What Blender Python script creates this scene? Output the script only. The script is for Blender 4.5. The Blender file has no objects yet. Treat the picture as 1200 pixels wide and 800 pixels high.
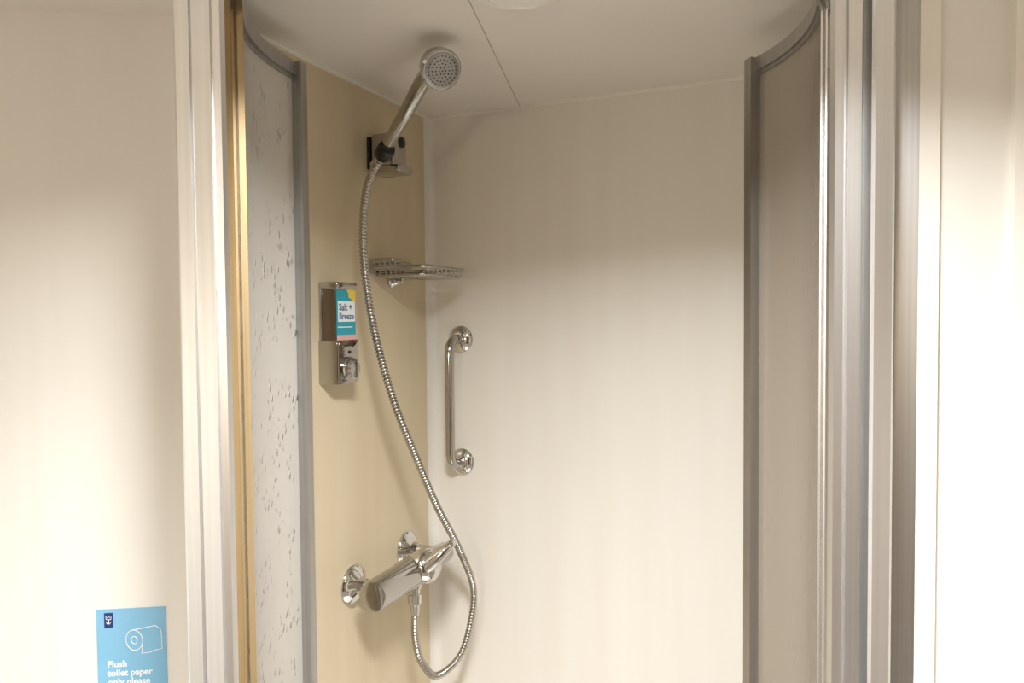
import bpy, bmesh, math
from mathutils import Vector, Matrix, Quaternion
D=bpy.data; S=bpy.context.scene
R=math.radians
CAM=Vector((.885,-1.58,1.55)); YAW=R(23)
cy,sy=math.cos(YAW),math.sin(YAW)
ZC=2.026
# outer room is laid out on a plan turned 23 deg against the shower cubicle
def F(x,y):
    return (CAM.x+cy*x-sy*y, CAM.y+sy*x+cy*y)
# ---------------------------------------------------------------- materials
def mat(name,col,rough=.5,metal=0,**k):
    m=D.materials.new(name); m.use_nodes=True
    b=m.node_tree.nodes['Principled BSDF']
    b.inputs['Base Color'].default_value=(*col,1); b.inputs['Roughness'].default_value=rough
    b.inputs['Metallic'].default_value=metal
    for kk,v in k.items(): b.inputs[kk.replace('_',' ')].default_value=v
    return m
def noisy(m,c1,c2,scale=(6,6,.4),bump=0,nscale=3,detail=4,rough=None):
    nt=m.node_tree; n=nt.nodes; l=nt.links; b=n['Principled BSDF']
    tc=n.new('ShaderNodeTexCoord'); mp=n.new('ShaderNodeMapping'); mp.inputs['Scale'].default_value=scale
    no=n.new('ShaderNodeTexNoise'); no.inputs['Scale'].default_value=nscale; no.inputs['Detail'].default_value=detail
    cr=n.new('ShaderNodeValToRGB'); cr.color_ramp.elements[0].position=.3; cr.color_ramp.elements[1].position=.7
    cr.color_ramp.elements[0].color=(*c1,1); cr.color_ramp.elements[1].color=(*c2,1)
    l.new(tc.outputs['Object'],mp.inputs['Vector']); l.new(mp.outputs[0],no.inputs['Vector'])
    l.new(no.outputs['Fac'],cr.inputs[0]); l.new(cr.outputs[0],b.inputs['Base Color'])
    if bump:
        bp=n.new('ShaderNodeBump'); bp.inputs['Strength'].default_value=bump; bp.inputs['Distance'].default_value=.002
        l.new(no.outputs['Fac'],bp.inputs['Height']); l.new(bp.outputs[0],b.inputs['Normal'])
    return m
M={}
M['wall']=noisy(mat('cream_laminate',(.85,.78,.66),.4),(.81,.77,.695),(.84,.805,.74))
M['wall_shade']=noisy(mat('shaded_laminate',(.7,.6,.42),.4),(.66,.55,.365),(.70,.595,.415))  # shade on the left wall, put into the colour as a tan tone
M['wall_out']=noisy(mat('cabin_wall_laminate',(.8,.76,.68),.5),(.82,.785,.715),(.85,.82,.76))
M['ceil']=noisy(mat('ceiling_panel',(.85,.8,.73),.5),(.84,.79,.72),(.86,.815,.75),scale=(2,2,2))
M['joint']=mat('joint_dark',(.45,.40,.34),.6)
M['trim']=mat('trim_cream',(.88,.84,.76),.5)
M['floor']=noisy(mat('floor_vinyl',(.4,.38,.34),.5),(.16,.14,.12),(.24,.21,.18),scale=(20,20,20),bump=.2)
M['tray']=mat('tray_acrylic',(.9,.88,.84),.3)
M['wood']=noisy(mat('dark_wood',(.1,.05,.03),.4),(.05,.028,.016),(.09,.05,.03),scale=(14,14,1))
M['rear']=noisy(mat('brown_laminate',(.2,.14,.1),.5),(.30,.22,.15),(.36,.27,.19),scale=(14,14,1))
M['alu']=noisy(mat('brushed_aluminium',(.85,.84,.82),.36,1),(.85,.85,.85),(.92,.92,.92),scale=(60,60,.6))
M['alu_dark']=noisy(mat('anodised_aluminium',(.5,.49,.48),.36,1),(.43,.42,.41),(.52,.51,.50),scale=(60,60,.6))
M['warm_reflection']=noisy(mat('brown_reflection_metal',(.5,.36,.18),.4,.6),(.42,.30,.15),(.55,.41,.23),scale=(60,60,.6))  # brown reflection on the guide channel, painted as the metal's colour
M['chrome']=mat('chrome',(.70,.69,.67),.06,1)
M['satin']=mat('satin_chrome',(.49,.475,.45),.12,1)
M['hose']=mat('hose_steel',(.50,.475,.43),.2,1)
M['black']=mat('black_plastic',(.01,.009,.008),.3)
M['rubber']=mat('grey_nozzles',(.07,.07,.07),.5)
M['face']=mat('spray_face',(.36,.35,.33),.35,.6)
M['white']=mat('white_print',(.9,.9,.9),.5)
M['blue']=noisy(mat('light_blue_card',(.27,.56,.78),.45),(.22,.49,.70),(.24,.51,.72))
M['navy']=mat('navy_print',(.01,.04,.18),.5)
M['teal']=mat('teal_label',(.02,.36,.45),.4)
M['yellow']=mat('yellow_label',(.85,.6,.08),.4)
M['pink']=mat('pink_label',(.8,.42,.38),.4)
M['slate']=mat('label_text',(.03,.16,.28),.5)
M['amber']=mat('amber_soap_bottle',(.10,.06,.032),.12,0,Coat_Weight=.5)
M['lamp']=mat('lamp_diffuser',(.9,.88,.82),.5)
def glass(name,col,trans,sc,dist):
    m=D.materials.new(name); m.use_nodes=True; nt=m.node_tree; n=nt.nodes; l=nt.links
    b=n['Principled BSDF']; out=n['Material Output']
    b.inputs['Base Color'].default_value=(*col,1); b.inputs['Roughness'].default_value=.2
    tc=n.new('ShaderNodeTexCoord'); mp=n.new('ShaderNodeMapping'); mp.inputs['Scale'].default_value=(1,1,.45)
    vo=n.new('ShaderNodeTexVoronoi'); vo.inputs['Scale'].default_value=sc
    no=n.new('ShaderNodeTexNoise'); no.inputs['Scale'].default_value=sc*.3
    cr=n.new('ShaderNodeValToRGB'); cr.color_ramp.elements[0].position=.0; cr.color_ramp.elements[1].position=.35
    cr.color_ramp.elements[0].color=(1,1,1,1); cr.color_ramp.elements[1].color=(0,0,0,1)
    mul=n.new('ShaderNodeMath'); mul.operation='MULTIPLY'
    gt=n.new('ShaderNodeMath'); gt.operation='GREATER_THAN'; gt.inputs[1].default_value=.53
    bp=n.new('ShaderNodeBump'); bp.inputs['Strength'].default_value=1; bp.inputs['Distance'].default_value=dist
    tr=n.new('ShaderNodeBsdfTransparent'); tr.inputs[0].default_value=(.95,.92,.88,1)
    mx=n.new('ShaderNodeMixShader'); mx.inputs[0].default_value=1-trans
    l.new(tc.outputs['Object'],mp.inputs[0]); l.new(mp.outputs[0],vo.inputs['Vector']); l.new(mp.outputs[0],no.inputs['Vector'])
    l.new(vo.outputs['Distance'],cr.inputs[0]); l.new(no.outputs['Fac'],gt.inputs[0])
    l.new(cr.outputs[0],mul.inputs[0]); l.new(gt.outputs[0],mul.inputs[1])
    l.new(mul.outputs[0],bp.inputs['Height']); l.new(bp.outputs[0],b.inputs['Normal'])
    l.new(tr.outputs[0],mx.inputs[1]); l.new(b.outputs[0],mx.inputs[2]); l.new(mx.outputs[0],out.inputs[0])
    return m
M['glassL']=glass('obscured_wet_glass',(.84,.81,.76),.42,120,.007)
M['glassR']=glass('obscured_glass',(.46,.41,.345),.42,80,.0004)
# ---------------------------------------------------------------- helpers
def link(name,me,m,parent=None,smooth=True,ang=35):
    o=D.objects.new(name,me); S.collection.objects.link(o)
    if m is not None: me.materials.append(M[m] if isinstance(m,str) else m)
    if smooth:
        for p in me.polygons: p.use_smooth=True
        me.set_sharp_from_angle(angle=R(ang))
    if parent: o.parent=parent
    return o
def fin(name,bm,m,parent=None,smooth=True,ang=35):
    bmesh.ops.recalc_face_normals(bm,faces=bm.faces)
    me=D.meshes.new(name); bm.to_mesh(me); bm.free()
    return link(name,me,m,parent,smooth,ang)
def empty(name,mat4=None):
    o=D.objects.new(name,None); o.empty_display_size=.02; S.collection.objects.link(o)
    if mat4 is not None: o.matrix_world=mat4
    return o
def box(name,lo,hi,m,parent=None,bev=0,seg=3):
    bm=bmesh.new(); bmesh.ops.create_cube(bm,size=1)
    lo=Vector(lo);hi=Vector(hi)
    for v in bm.verts: v.co=Vector([lo[i]+(v.co[i]+.5)*(hi[i]-lo[i]) for i in range(3)])
    if bev: bmesh.ops.bevel(bm,geom=bm.edges[:],offset=bev,segments=seg,profile=.5,affect='EDGES')
    return fin(name,bm,m,parent,smooth=bool(bev))
def prism(name,pts,z0,z1,m,parent=None,bev=0):
    bm=bmesh.new()
    a=[bm.verts.new((p[0],p[1],z0)) for p in pts]; b=[bm.verts.new((p[0],p[1],z1)) for p in pts]
    n=len(pts)
    bm.faces.new(a[::-1]); bm.faces.new(b)
    for i in range(n): bm.faces.new((a[i],a[(i+1)%n],b[(i+1)%n],b[i]))
    if bev: bmesh.ops.bevel(bm,geom=[e for e in bm.edges if abs(e.verts[0].co.z-e.verts[1].co.z)>.01],offset=bev,segments=2,affect='EDGES')
    return fin(name,bm,m,parent,smooth=bool(bev),ang=40)
def slab(name,p,q,th,z0,z1,m,parent=None):
    "wall between plan points p,q with thickness to the left of p->q"
    p=Vector(p);q=Vector(q);d=(q-p).normalized(); nn=Vector((-d.y,d.x))*th
    return prism(name,[p,q,q+nn,p+nn],z0,z1,m,parent)
def arc(name,c,r0,r1,a0,a1,z0,z1,m,parent=None,n=40):
    bm=bmesh.new(); rings=[]
    for i in range(n+1):
        a=R(a0+(a1-a0)*i/n); e=(math.cos(a),math.sin(a))
        rings.append([bm.verts.new((c[0]+e[0]*r,c[1]+e[1]*r,z)) for r,z in((r0,z0),(r1,z0),(r1,z1),(r0,z1))])
    for i in range(n):
        for j in range(4):
            bm.faces.new((rings[i][j],rings[i][(j+1)%4],rings[i+1][(j+1)%4],rings[i+1][j]))
    bm.faces.new(rings[0]); bm.faces.new(rings[-1][::-1])
    return fin(name,bm,m,parent)
def basis(axis):
    return Vector((0,0,1)).rotation_difference(Vector(axis).normalized()).to_matrix()
def lathe(name,o,axis,prof,m,parent=None,n=40,squash=None):
    bm=bmesh.new(); B=basis(axis); o=Vector(o); rings=[]
    for h,r in prof:
        rings.append([bm.verts.new(o+B@Vector((max(r,1e-5)*math.cos(2*math.pi*i/n),max(r,1e-5)*math.sin(2*math.pi*i/n),h))) for i in range(n)])
    for k in range(len(rings)-1):
        for i in range(n): bm.faces.new((rings[k][i],rings[k][(i+1)%n],rings[k+1][(i+1)%n],rings[k+1][i]))
    bm.faces.new(rings[0][::-1]); bm.faces.new(rings[-1])
    return fin(name,bm,m,parent)
def spline(pts,step):
    P=[Vector(p) for p in pts]; P=[2*P[0]-P[1]]+P+[2*P[-1]-P[-2]]
    dense=[]
    for i in range(1,len(P)-2):
        for k in range(60):
            t=k/60; a,b,c,d=P[i-1:i+3]
            dense.append(.5*((2*b)+(c-a)*t+(2*a-5*b+4*c-d)*t*t+(3*b-a-3*c+d)*t**3))
    dense.append(P[-2])
    out=[dense[0]]; acc=0
    for p,q in zip(dense,dense[1:]):
        L=(q-p).length
        while acc+L>=step:
            f=(step-acc)/L; p=p.lerp(q,f); out.append(p.copy()); L=(q-p).length; acc=0
        acc+=L
    return out
def tube(name,pts,rad,m,parent=None,n=16,closed=False,ang=60):
    "pts list of Vectors, rad float or f(i,j)->r"
    bm=bmesh.new(); pts=[Vector(p) for p in pts]; N=len(pts); rings=[]
    up=None
    for i,p in enumerate(pts):
        if closed: t=(pts[(i+1)%N]-pts[i-1]).normalized()
        else: t=(pts[min(i+1,N-1)]-pts[max(i-1,0)]).normalized()
        if up is None:
            up=t.orthogonal().normalized()
        up=(up-t*up.dot(t)).normalized(); s=t.cross(up)
        rr=[]
        for j in range(n):
            a=2*math.pi*j/n; r=rad(i,a) if callable(rad) else (rad[i] if isinstance(rad,(list,tuple)) else rad)
            rr.append(bm.verts.new(p+up*math.cos(a)*r+s*math.sin(a)*r))
        rings.append(rr)
    for i in range(N if closed else N-1):
        A=rings[i];B=rings[(i+1)%N]
        for j in range(n): bm.faces.new((A[j],A[(j+1)%n],B[(j+1)%n],B[j]))
    if not closed: bm.faces.new(rings[0][::-1]); bm.faces.new(rings[-1])
    return fin(name,bm,m,parent,ang=ang)
def text(name,s,size,loc,m,parent,rot=None,off=0,align='LEFT'):
    c=D.curves.new(name,'FONT'); c.body=s; c.size=size; c.extrude=.00015; c.offset=off; c.align_x=align
    o=D.objects.new(name+'_tmp',c); S.collection.objects.link(o)
    bpy.context.view_layer.update()
    me=D.meshes.new_from_object(o.evaluated_get(bpy.context.evaluated_depsgraph_get()))
    D.objects.remove(o)
    t=Matrix.Translation(loc)@(rot.to_4x4() if rot else Matrix.Identity(4)); me.transform(t)
    me.materials.clear()
    return link(name,me,m,parent,smooth=False)
# ---------------------------------------------------------------- room shell
T=.06
box('wall_back',(-T,0,0),(.90+T,T,ZC),'wall')
box('wall_left',(-T,-.663,0),(0,0,ZC),'wall_shade')
box('wall_right',(.90,-.50,0),(.90+T,0,ZC),'wall')
slab('wall_outer_left',F(-1.3,1.10),F(-.456,1.19),.05,0,ZC,'wall_out')
slab('wall_outer_right',F(.512,.945),F(1.3,.80),.05,0,ZC,'wall_out')
slab('wall_room_left',F(-1.3,-1.2),F(-1.3,1.15),.05,0,ZC,'wall_out')
slab('wall_room_right',F(1.3,.85),F(1.3,-1.2),.05,0,ZC,'wall_out')
slab('wall_room_rear',F(1.35,-1.2),F(-1.35,-1.2),.05,0,ZC,'rear')
poly=[F(-1.36,-1.26),F(1.36,-1.26),F(1.36,1.95),F(-1.36,1.95)]
prism('floor',poly,-.06,0,'floor')
prism('ceiling',poly,ZC,ZC+.06,'ceil')
# unseen dark door behind the viewer, added for dark reflections in the chrome
e=empty('added_dark_door')
slab('leaf',F(.55,-1.198),F(-.25,-1.198),-.03,0.005,1.93,'wood',e)
slab('jamb_left',F(-.25,-1.198),F(-.31,-1.198),-.04,0.0,1.96,'alu_dark',e)
slab('jamb_right',F(.61,-1.198),F(.55,-1.198),-.04,0.0,1.96,'alu_dark',e)
slab('head',F(.61,-1.198),F(-.31,-1.198),-.041,1.93,1.965,'alu_dark',e)
# cover trims
box('trim_1',(0.0,-.006,ZC-.006),(.90,0,ZC),'trim')
box('trim_2',(0,-.66,ZC-.006),(.006,0,ZC),'trim')
# coved inside corner
pts=[(0,0)]+[(.022-.022*math.cos(R(a)),-.022+.022*math.sin(R(a))) for a in range(0,91,10)]
cv=prism('trim_3',pts,0,ZC-.006,'wall')
# ceiling panel joint
def strip(name,p,q,w,z0,z1,m):
    p=Vector(p);q=Vector(q);d=(q-p).normalized();n=Vector((-d.y,d.x))*w/2
    return prism(name,[p-n,q-n,q+n,p+n],z0,z1,m)
strip('trim_4',(.240,-.006),(.505,-1.015),.0015,ZC-.0006,ZC,'joint')
# vertical joint covers on outer right wall
def onwall(p,q,x0,x1,th,z0,z1,name,m):
    p=Vector(p);q=Vector(q);d=(q-p).normalized();n=Vector((d.y,-d.x))
    a=p+d*x0;b=p+d*x1
    return prism(name,[a,b,b+n*th,a+n*th],z0,z1,m)
WR=(F(.512,.945),F(1.3,.80))
onwall(*WR,.0,.026,.006,0,ZC,'trim_5','trim')
onwall(*WR,.108,.150,.012,0,ZC,'trim_6','trim')
# shower tray + door threshold
C=(.468,-.529); RR=.412
arc('shower_tray',C,.0005,RR+.03,0,360,0,.045,'tray',n=64)
# ---------------------------------------------------------------- door tracks
arc('door_track_header',C,RR-.022,RR+.022,228,356,1.966,ZC,'alu')
arc('door_threshold_track',C,RR-.015,RR+.02,228,356,.045,.075,'alu')
# ---------------------------------------------------------------- sliding doors
def door(name,a0,a1,gl,hid,hm,hw):
    e=empty(name)
    z0,z1=.08,1.976
    arc('glass_panel',C,RR-.002,RR+.002,a0,a1,z0+.02,z1-.02,gl,e)
    arc('top_rail',C,RR-.010,RR+.010,a0,a1,z1-.022,z1,'alu_dark',e)
    arc('bottom_rail',C,RR-.010,RR+.010,a0,a1,z0,z0+.03,'alu_dark',e)
    s=1 if a1>a0 else -1
    w=2.6
    arc('stile_outer',C,RR-.015,RR+.012,a1-w*s,a1,z0,z1+.002,'alu_dark',e,n=4)
    arc('stile_lip',C,RR-.020,RR+.007,a1-(w+.9)*s,a1-w*s,z0,z1,'alu_dark',e,n=2)
    arc('stile_rear',C,RR-hw,RR+hw,a0,a0+hid*s,z0,z1,hm,e,n=3)
    arc('glazing_bead_top',C,RR-.006,RR+.006,a0,a1,z1-.028,z1-.022,'alu_dark',e)
    return e
door('curved_shower_door',223,182,'glassL',2,'warm_reflection',.010)
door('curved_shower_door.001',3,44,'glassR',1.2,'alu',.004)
# ---------------------------------------------------------------- posts
def cf(l,dx=0): return [F(p[0]+dx,p[1]) for p in l]
e=empty('shower_door_post')
prism('profile',cf([(-.466,1.185),(-.440,.962),(-.436,.957),(-.418,.956),(-.417,.961),(-.414,.961),(-.413,.955),(-.390,.953),(-.389,.958),(-.386,.958),(-.385,.954),(-.378,.955),(-.375,.964),(-.410,1.06)],.0105),0,ZC,'alu',e)
prism('channel',cf([(-.3665,.965),(-.364,.985),(-.370,.995),(-.388,.990)]),0,ZC,'warm_reflection',e)
e=empty('shower_door_post.001')
prism('profile',cf([(.401,.940),(.404,.932),(.414,.930),(.415,.935),(.418,.935),(.419,.929),(.434,.925),(.437,.930),(.438,.945),(.444,.945),(.446,.925),(.449,.921),(.470,.919),(.475,.924),(.476,.965),(.470,1.03),(.440,1.03)]),0,ZC,'alu',e)
prism('cover',cf([(.476,.955),(.512,.938),(.520,.945),(.520,1.0),(.478,1.0)]),0,ZC,'alu_dark',e)
# ---------------------------------------------------------------- hand shower
e=empty('hand_shower')
hb=Vector((.067,-.322,1.857)); hc=Vector((.277,-.448,1.970))
n=Vector((.78,-.68,-.68)).normalized()
neck=hc-n*.034
hp=[hb,hb.lerp(neck,.2),hb.lerp(neck,.5)+Vector((0,0,.001)),hb.lerp(neck,.78)+Vector((0,0,.004)),neck+n*.006]
sp=spline(hp,.004); L=len(sp)
def hr(i,a):
    t=i/L
    return .0100+.0030*min(1,t*2.2)+.004*max(0,(t-.6)/.4)
tube('handle',sp,hr,'satin',e,n=24)
lathe('head',hc-n*.046,n,[(0,.004),(.001,.013),(.006,.0215),(.014,.0275),(.026,.032),(.044,.0355),(.050,.0355),(.053,.032)],'satin',e)
lathe('spray_face',hc+n*.0045,n,[(0,.031),(.003,.031),(.0045,.028),(.005,.02)],'face',e)
bm=bmesh.new(); B=basis(n)
for k,(r,c) in enumerate([(.0,1),(.006,6),(.012,12),(.018,18),(.0245,24)]):
    for i in range(c):
        a=2*math.pi*i/c
        mt=Matrix.Translation(hc+n*.010+B@Vector((r*math.cos(a),r*math.sin(a),0)))@B.to_4x4()
        bmesh.ops.create_cone(bm,cap_ends=True,segments=8,radius1=.0012,radius2=.001,depth=.002,matrix=mt)
fin('nozzles',bm,'rubber',e)
ax=(hc-hb).normalized()
lathe('hose_nut',hb-ax*.018,ax,[(0,.008),(.002,.0105),(.010,.0105),(.018,.0095),(.03,.0105)],'chrome',e)
# ---------------------------------------------------------------- holder
e=empty('hand_shower_holder')
box('wall_plate',(0,-.262,1.856),(.007,-.200,1.925),'black',e,.003)
box('housing',(.007,-.262,1.856),(.066,-.206,1.930),'satin',e,.010,5)
box('base_lip',(.007,-.268,1.846),(.082,-.208,1.862),'satin',e,.006,4)
cl=hb+ax*.032
tube('arm',[(.050,-.255,1.885),cl+Vector((-.004,.02,0))],.010,'black',e)
lathe('clamp_ring',cl-ax*.014,ax,[(0,.0115),(0,.016),(.003,.0175),(.024,.0175),(.028,.016),(.028,.0115)],'black',e)
lathe('pivot_cap',(.0645,-.232,1.912),(1,-.1,.0),[(0,.011),(.004,.011),(.006,.007)],'black',e)
# ---------------------------------------------------------------- hose
H=[(.085,-.234,.925),(.085,-.234,.869),(.090,-.218,.811),(.100,-.168,.760),(.12,-.096,.778),(.138,-.074,.855),(.143,-.072,.932),(.140,-.135,1.038),(.13,-.2125,1.148),(.12,-.282,1.267),(.105,-.332,1.375),(.09,-.367,1.493),(.08,-.386,1.599),(.07,-.383,1.697),(.063,-.362,1.782),(.061,-.338,1.826),(.065,-.324,1.850)]
hs=spline(H,.001)
def hrad(i,a):
    k=i%7
    return (.0058,.0060,.0072,.0080,.0083,.0080,.0072)[k]
tube('shower_hose',hs,hrad,'hose',None,n=14,ang=50)
# ---------------------------------------------------------------- soap shelf
e=empty('soap_shelf')
zt,zb=1.658,1.636
def loop(name,x0,x1,y0,y1,z,r):
    rc=.014; P=[]
    for cx,cyy,a0 in((x1-rc,y1-rc,0),(x0+rc,y1-rc,90),(x0+rc,y0+rc,180),(x1-rc,y0+rc,270)):
        for k in range(6):
            a=R(a0+k*18); P.append((cx+rc*math.cos(a),cyy+rc*math.sin(a),z))
    tube(name,P,r,'satin',e,n=10,closed=True)
loop('rim_upper',.006,.138,-.262,-.085,zt-.006,.0036)
loop('rim_lower',.012,.132,-.256,-.091,zb,.0030)
for i in range(9):
    y=-.247+i*.0185
    tube(f'wire_{i+1}',[(.008,y,zt-.006),(.010,y,zb),(.134,y,zb),(.1375,y,zt-.008)],.0017,'satin',e,n=8)
box('mount_bar',(0,-.258,1.640),(.010,-.10,1.672),'satin',e,.003)
box('front_bar',(.006,-.262,1.660),(.060,-.225,1.672),'satin',e,.004)
for i in range(5):
    x=.015+i*.0125
    tube(f'post_{i+1}',[(x,-.262,1.664),(x,-.257,zb)],.0017,'satin',e,n=8)
lathe('wall_rose',(0,-.175,1.628),(1,0,0),[(0,.016),(.006,.016),(.010,.012),(.03,.006)],'chrome',e)
box('soap_plate',(.02,-.245,1.638),(.125,-.19,1.646),'satin',e,.003)
# ---------------------------------------------------------------- soap dispenser
e=empty('soap_dispenser')
y0,y1=-.430,-.366
box('bottle',(.002,y0+.002,1.480),(.038,y1-.002,1.606),'amber',e,.006)
box('cap',(0,y0-.001,1.603),(.044,y1+.001,1.616),'satin',e,.004)
box('back_plate',(0,y0,1.424),(.006,y1,1.61),'satin',e,.002)
box('label',(.0385,y0+.003,1.506),(.0395,y1-.001,1.603),'teal',e)
rotL=Matrix(((0,0,1),(1,0,0),(0,1,0)))
bm=bmesh.new(); P=[(-.396,1.603),(y1-.001,1.603),(y1-.001,1.580),(-.375,1.577),(-.381,1.585),(-.389,1.587),(-.390,1.595)]
bm.faces.new([bm.verts.new((.0398,p[0],p[1])) for p in P]); fin('label_flower_yellow',bm,'yellow',e,smooth=False)
box('label_patch_pink',(.0393,y0+.003,1.506),(.0399,y1-.001,1.516),'pink',e)
box('label_patch_white',(.0393,-.423,1.541),(.0399,y1-.003,1.580),'white',e)
box('label_strip',(.0393,y0+.006,1.530),(.0399,y1-.012,1.5318),'white',e)
text('label_text_1','Salt +',.0185,(.0402,-.421,1.5625),'slate',e,rotL,off=.0003)
text('label_text_2','Breeze',.0170,(.0402,-.421,1.546),'slate',e,rotL,off=.0003)
# lower housing with arched cut
bm=bmesh.new(); P=[(y0-.002,1.424),(y1+.002,1.424),(y1+.002,1.506)]
for k in range(1,12):
    t=k/12; P.append((y1+.002-(y1-y0+.004)*t,1.506-.016*math.sin(math.pi*t)))
P.append((y0-.002,1.506))
a=[bm.verts.new((0,p[0],p[1])) for p in P]; b=[bm.verts.new((.046,p[0],p[1])) for p in P]
bm.faces.new(a); bm.faces.new(b[::-1])
for i in range(len(P)): bm.faces.new((a[i],a[(i+1)%len(P)],b[(i+1)%len(P)],b[i]))
bmesh.ops.bevel(bm,geom=[ed for ed in bm.edges if all(abs(v.co.x-.046)<1e-5 for v in ed.verts)],offset=.004,segments=3,affect='EDGES')
fin('lower_housing',bm,'satin',e)
lathe('push_button',(.044,-.402,1.452),(1,0,0),[(0,.0225),(.006,.0225),(.008,.020),(.014,.020),(.018,.016),(.019,.004)],'satin',e)
box('level_window',(.0455,-.401,1.480),(.0470,-.394,1.486),'black',e)
# ---------------------------------------------------------------- grab bar
e=empty('grab_bar')
gx,zt,zb=.082,1.495,1.202
P=[(gx,-.004,zt)]
for k in range(0,10):
    a=R(k*10); P.append((gx,-.030-.030*math.sin(a),zt-.030+.030*math.cos(a)))
for k in range(0,10):
    a=R(k*10); P.append((gx,-.030-.030*math.cos(a),zb+.030-.030*math.sin(a)))
P.append((gx,-.004,zb))
tube('bar',P,.0108,'satin',e,n=20)
for nm,z in(('flange_top',zt),('flange_bottom',zb)):
    lathe(nm,(gx,0,z),(0,-1,0),[(0,.032),(.003,.032),(.008,.028),(.012,.019),(.014,.012)],'chrome',e)
# ---------------------------------------------------------------- mixer
e=empty('shower_mixer')
zm=1.012
for nm,y,dz in(('near',-.337,-.004),('far',-.128,.008)):
    lathe('escutcheon_'+nm,(0,y,zm+dz),(1,0,0),[(0,.039),(.004,.0405),(.009,.038),(.015,.029),(.022,.018),(.034,.0145)],'chrome',e)
    lathe('inlet_'+nm,(.03,y,zm+dz),(1,0,0),[(0,.013),(.04,.013)],'chrome',e)
lathe('body',(.083,-.394,zm),(0,1,0),[(0,.010),(.001,.024),(.003,.0285),(.008,.0300),(.09,.031),(.13,.033),(.20,.032),(.26,.025),(.30,.022),(.304,.018)],'satin',e)
da=Vector((.85,-.22,.32)).normalized(); dc=Vector((.088,-.218,zm+.004))
lathe('cartridge_dome',dc,da,[(0,.034),(.012,.037),(.026,.036),(.037,.031),(.045,.022),(.049,.010)],'chrome',e)
# lever
bm=bmesh.new(); A=dc+da*.024; tip=Vector((.168,-.207,1.078)); dv=(tip-A); sd=dv.cross(Vector((0,0,1))).normalized(); u=sd.cross(dv).normalized()
rings=[]
for t,w,h in((0,.031,.018),(.3,.030,.016),(.65,.025,.012),(.88,.020,.009),(.97,.015,.006),(1,.010,.003)):
    c=A+dv*t
    rings.append([bm.verts.new(c+sd*w*math.copysign(abs(math.cos(a))**.7,math.cos(a))+u*h*math.copysign(abs(math.sin(a))**.7,math.sin(a))) for a in [2*math.pi*(k+.5)/20 for k in range(20)]])
for p,q in zip(rings,rings[1:]):
    for j in range(20): bm.faces.new((p[j],p[(j+1)%20],q[(j+1)%20],q[j]))
bm.faces.new(rings[0]); bm.faces.new(rings[-1])
fin('lever',bm,'chrome',e,ang=60)
lathe('hose_outlet',(.085,-.234,zm-.022),(0,0,-1),[(0,.017),(.012,.016),(.014,.0125),(.024,.0125),(.026,.0155),(.046,.0150),(.050,.011),(.072,.0085)],'chrome',e,n=12)
# ---------------------------------------------------------------- notice card
wl=math.atan2(.09,.844)+YAW
p=F(-.654,1.169)
off=Vector((math.sin(wl),-math.cos(wl)))*.0015
mt=Matrix.Translation((p[0]+off.x,p[1]+off.y,1.088))@Matrix.Rotation(wl,4,'Z')@Matrix.Rotation(R(90),4,'X')
e=empty('toilet_paper_notice',mt)
box('card',(-.012,-.158,-.0014),(.094,0,.0002),'blue',e)
ex=empty('notice_print',None); ex.parent=e; ex.location=(-.010,0,0)
e=ex
box('logo_box',(.010,-.030,.0002),(.0235,-.006,.0006),'navy',e)
tube('logo_anchor',[(.0168,-.024,.0009),(.0168,-.017,.0009)],.0007,'white',e,n=6)
tube('logo_crown',[(.0133,-.0165,.0009),(.0128,-.0115,.0009),(.0150,-.0140,.0009),(.0168,-.0105,.0009),(.0186,-.0140,.0009),(.0208,-.0115,.0009),(.0203,-.0165,.0009)],.0006,'white',e,n=6,closed=True)
tube('logo_arc',[(.0135,-.0205,.0009),(.0146,-.0228,.0009),(.0168,-.0240,.0009),(.0190,-.0228,.0009),(.0201,-.0205,.0009)],.0006,'white',e,n=6)
text('notice_line_1','Flush',.0145,(.013,-.094,.0004),'white',e,off=.00035)
text('notice_line_2','toilet paper',.0145,(.013,-.1085,.0004),'white',e,off=.00035)
text('notice_line_3','only please',.0145,(.013,-.123,.0004),'white',e,off=.00035)
def ell(name,cx,cyy,a,b,rot):
    P=[]
    for k in range(32):
        t=2*math.pi*k/32; x=a*math.cos(t); y=b*math.sin(t)
        P.append((cx+x*math.cos(rot)-y*math.sin(rot),cyy+x*math.sin(rot)+y*math.cos(rot),.0006))
    tube(name,P,.0007,'white',e,n=6,closed=True)
ell('roll_outline',.055,-.052,.0125,.0165,R(10)); ell('roll_core',.055,-.052,.0045,.006,R(10))
tube('sheet_outline',[(.053,-.0355,.0006),(.088,-.0300,.0006),(.0955,-.036,.0006),(.097,-.046,.0006),(.0975,-.068,.0006),(.086,-.070,.0006),(.079,-.073,.0006),(.066,-.074,.0006),(.0675,-.058,.0006)],.0007,'white',e,n=6)
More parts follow.
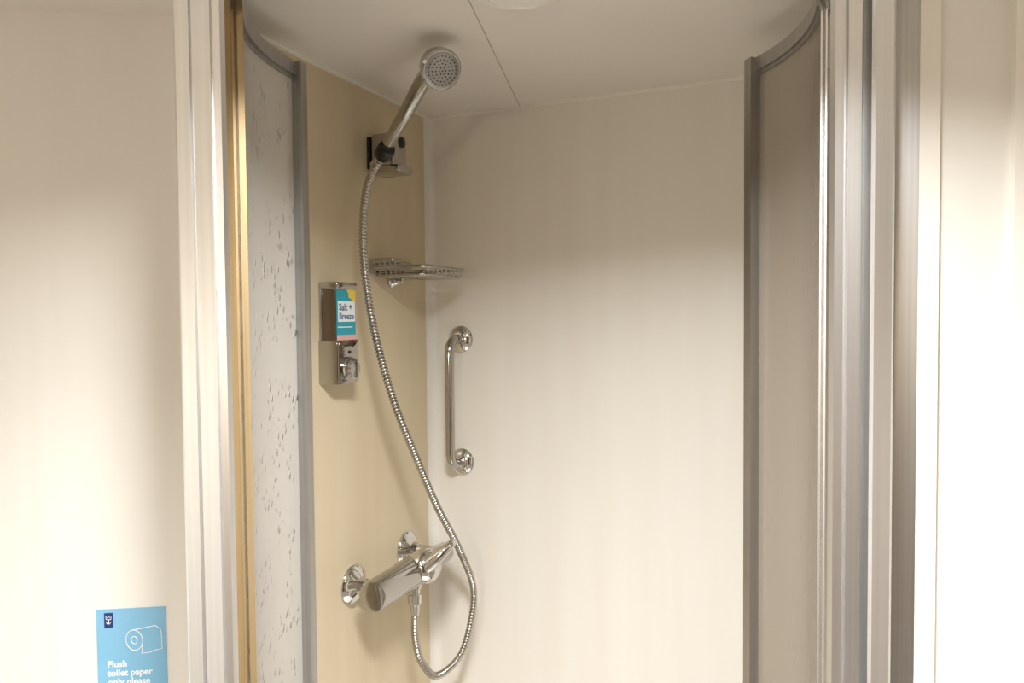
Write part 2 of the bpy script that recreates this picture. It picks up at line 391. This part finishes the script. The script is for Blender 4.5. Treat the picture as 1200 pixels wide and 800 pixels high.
# ---------------------------------------------------------------- lamps
e=empty('recessed_ceiling_light')
lathe('bezel',(.464,-.555,ZC),(0,0,-1),[(0,.066),(.003,.066),(.006,.060),(.006,.050),(.003,.048)],'trim',e)
lathe('diffuser',(.464,-.555,ZC),(0,0,-1),[(0,.048),(.004,.047)],'lamp',e)
def area(name,loc,size,en,col,rot=(0,0,0)):
    l=D.lights.new(name,'AREA'); l.shape='DISK'; l.size=size; l.energy=en; l.color=col
    o=D.objects.new(name,l); o.location=loc; o.rotation_euler=rot; S.collection.objects.link(o); return o
def room_lamp(x,y,en,size=.3,spread=145):
    q=F(x,y); e=empty('room_downlight')
    lathe('housing',(q[0],q[1],ZC),(0,0,-1),[(0,size/2+.02),(.008,size/2+.02),(.010,size/2+.01),(.010,size/2)],'trim',e)
    o=area('downlight_source',(q[0],q[1],ZC-.016),size,en,(.97,.985,1)); o.parent=e; o.data.spread=R(spread)
room_lamp(.0,.46,26,.24,150)
room_lamp(-.55,-.35,20,.26,140)  # unseen lamp behind the viewer, added as fill
room_lamp(.6,-.45,11,.26,140)
# unseen strip light on the rear wall, added as frontal fill
e=empty('added_fill_light')
q0=F(-.40,-1.19); q1=F(-1.0,-1.19)
slab('housing',q0,q1,-.04,1.50,1.62,'alu',e)
l=D.lights.new('fill_source','AREA'); l.shape='RECTANGLE'; l.size=.56; l.size_y=.09; l.energy=7.5; l.color=(1,.82,.58)
o=D.objects.new('fill_source',l); S.collection.objects.link(o); o.parent=e
q=F(-.70,-1.135)
o.matrix_world=Matrix.Translation((q[0],q[1],1.56))@Matrix.Rotation(YAW-R(20),4,'Z')@Matrix.Rotation(R(90),4,'X')
w=D.worlds.new('world'); S.world=w; w.use_nodes=True
w.node_tree.nodes['Background'].inputs[0].default_value=(1,.96,.9,1); w.node_tree.nodes['Background'].inputs[1].default_value=.3
S.view_settings.view_transform='Standard'
# ---------------------------------------------------------------- camera
c=D.cameras.new('camera'); c.lens=26.1; c.sensor_width=36; c.clip_start=.02
o=D.objects.new('camera',c); S.collection.objects.link(o)
o.matrix_world=Matrix.Translation(CAM)@Matrix.Rotation(YAW,4,'Z')@Matrix.Rotation(R(88),4,'X')@Matrix.Rotation(R(-.5),4,'Z')
S.camera=o
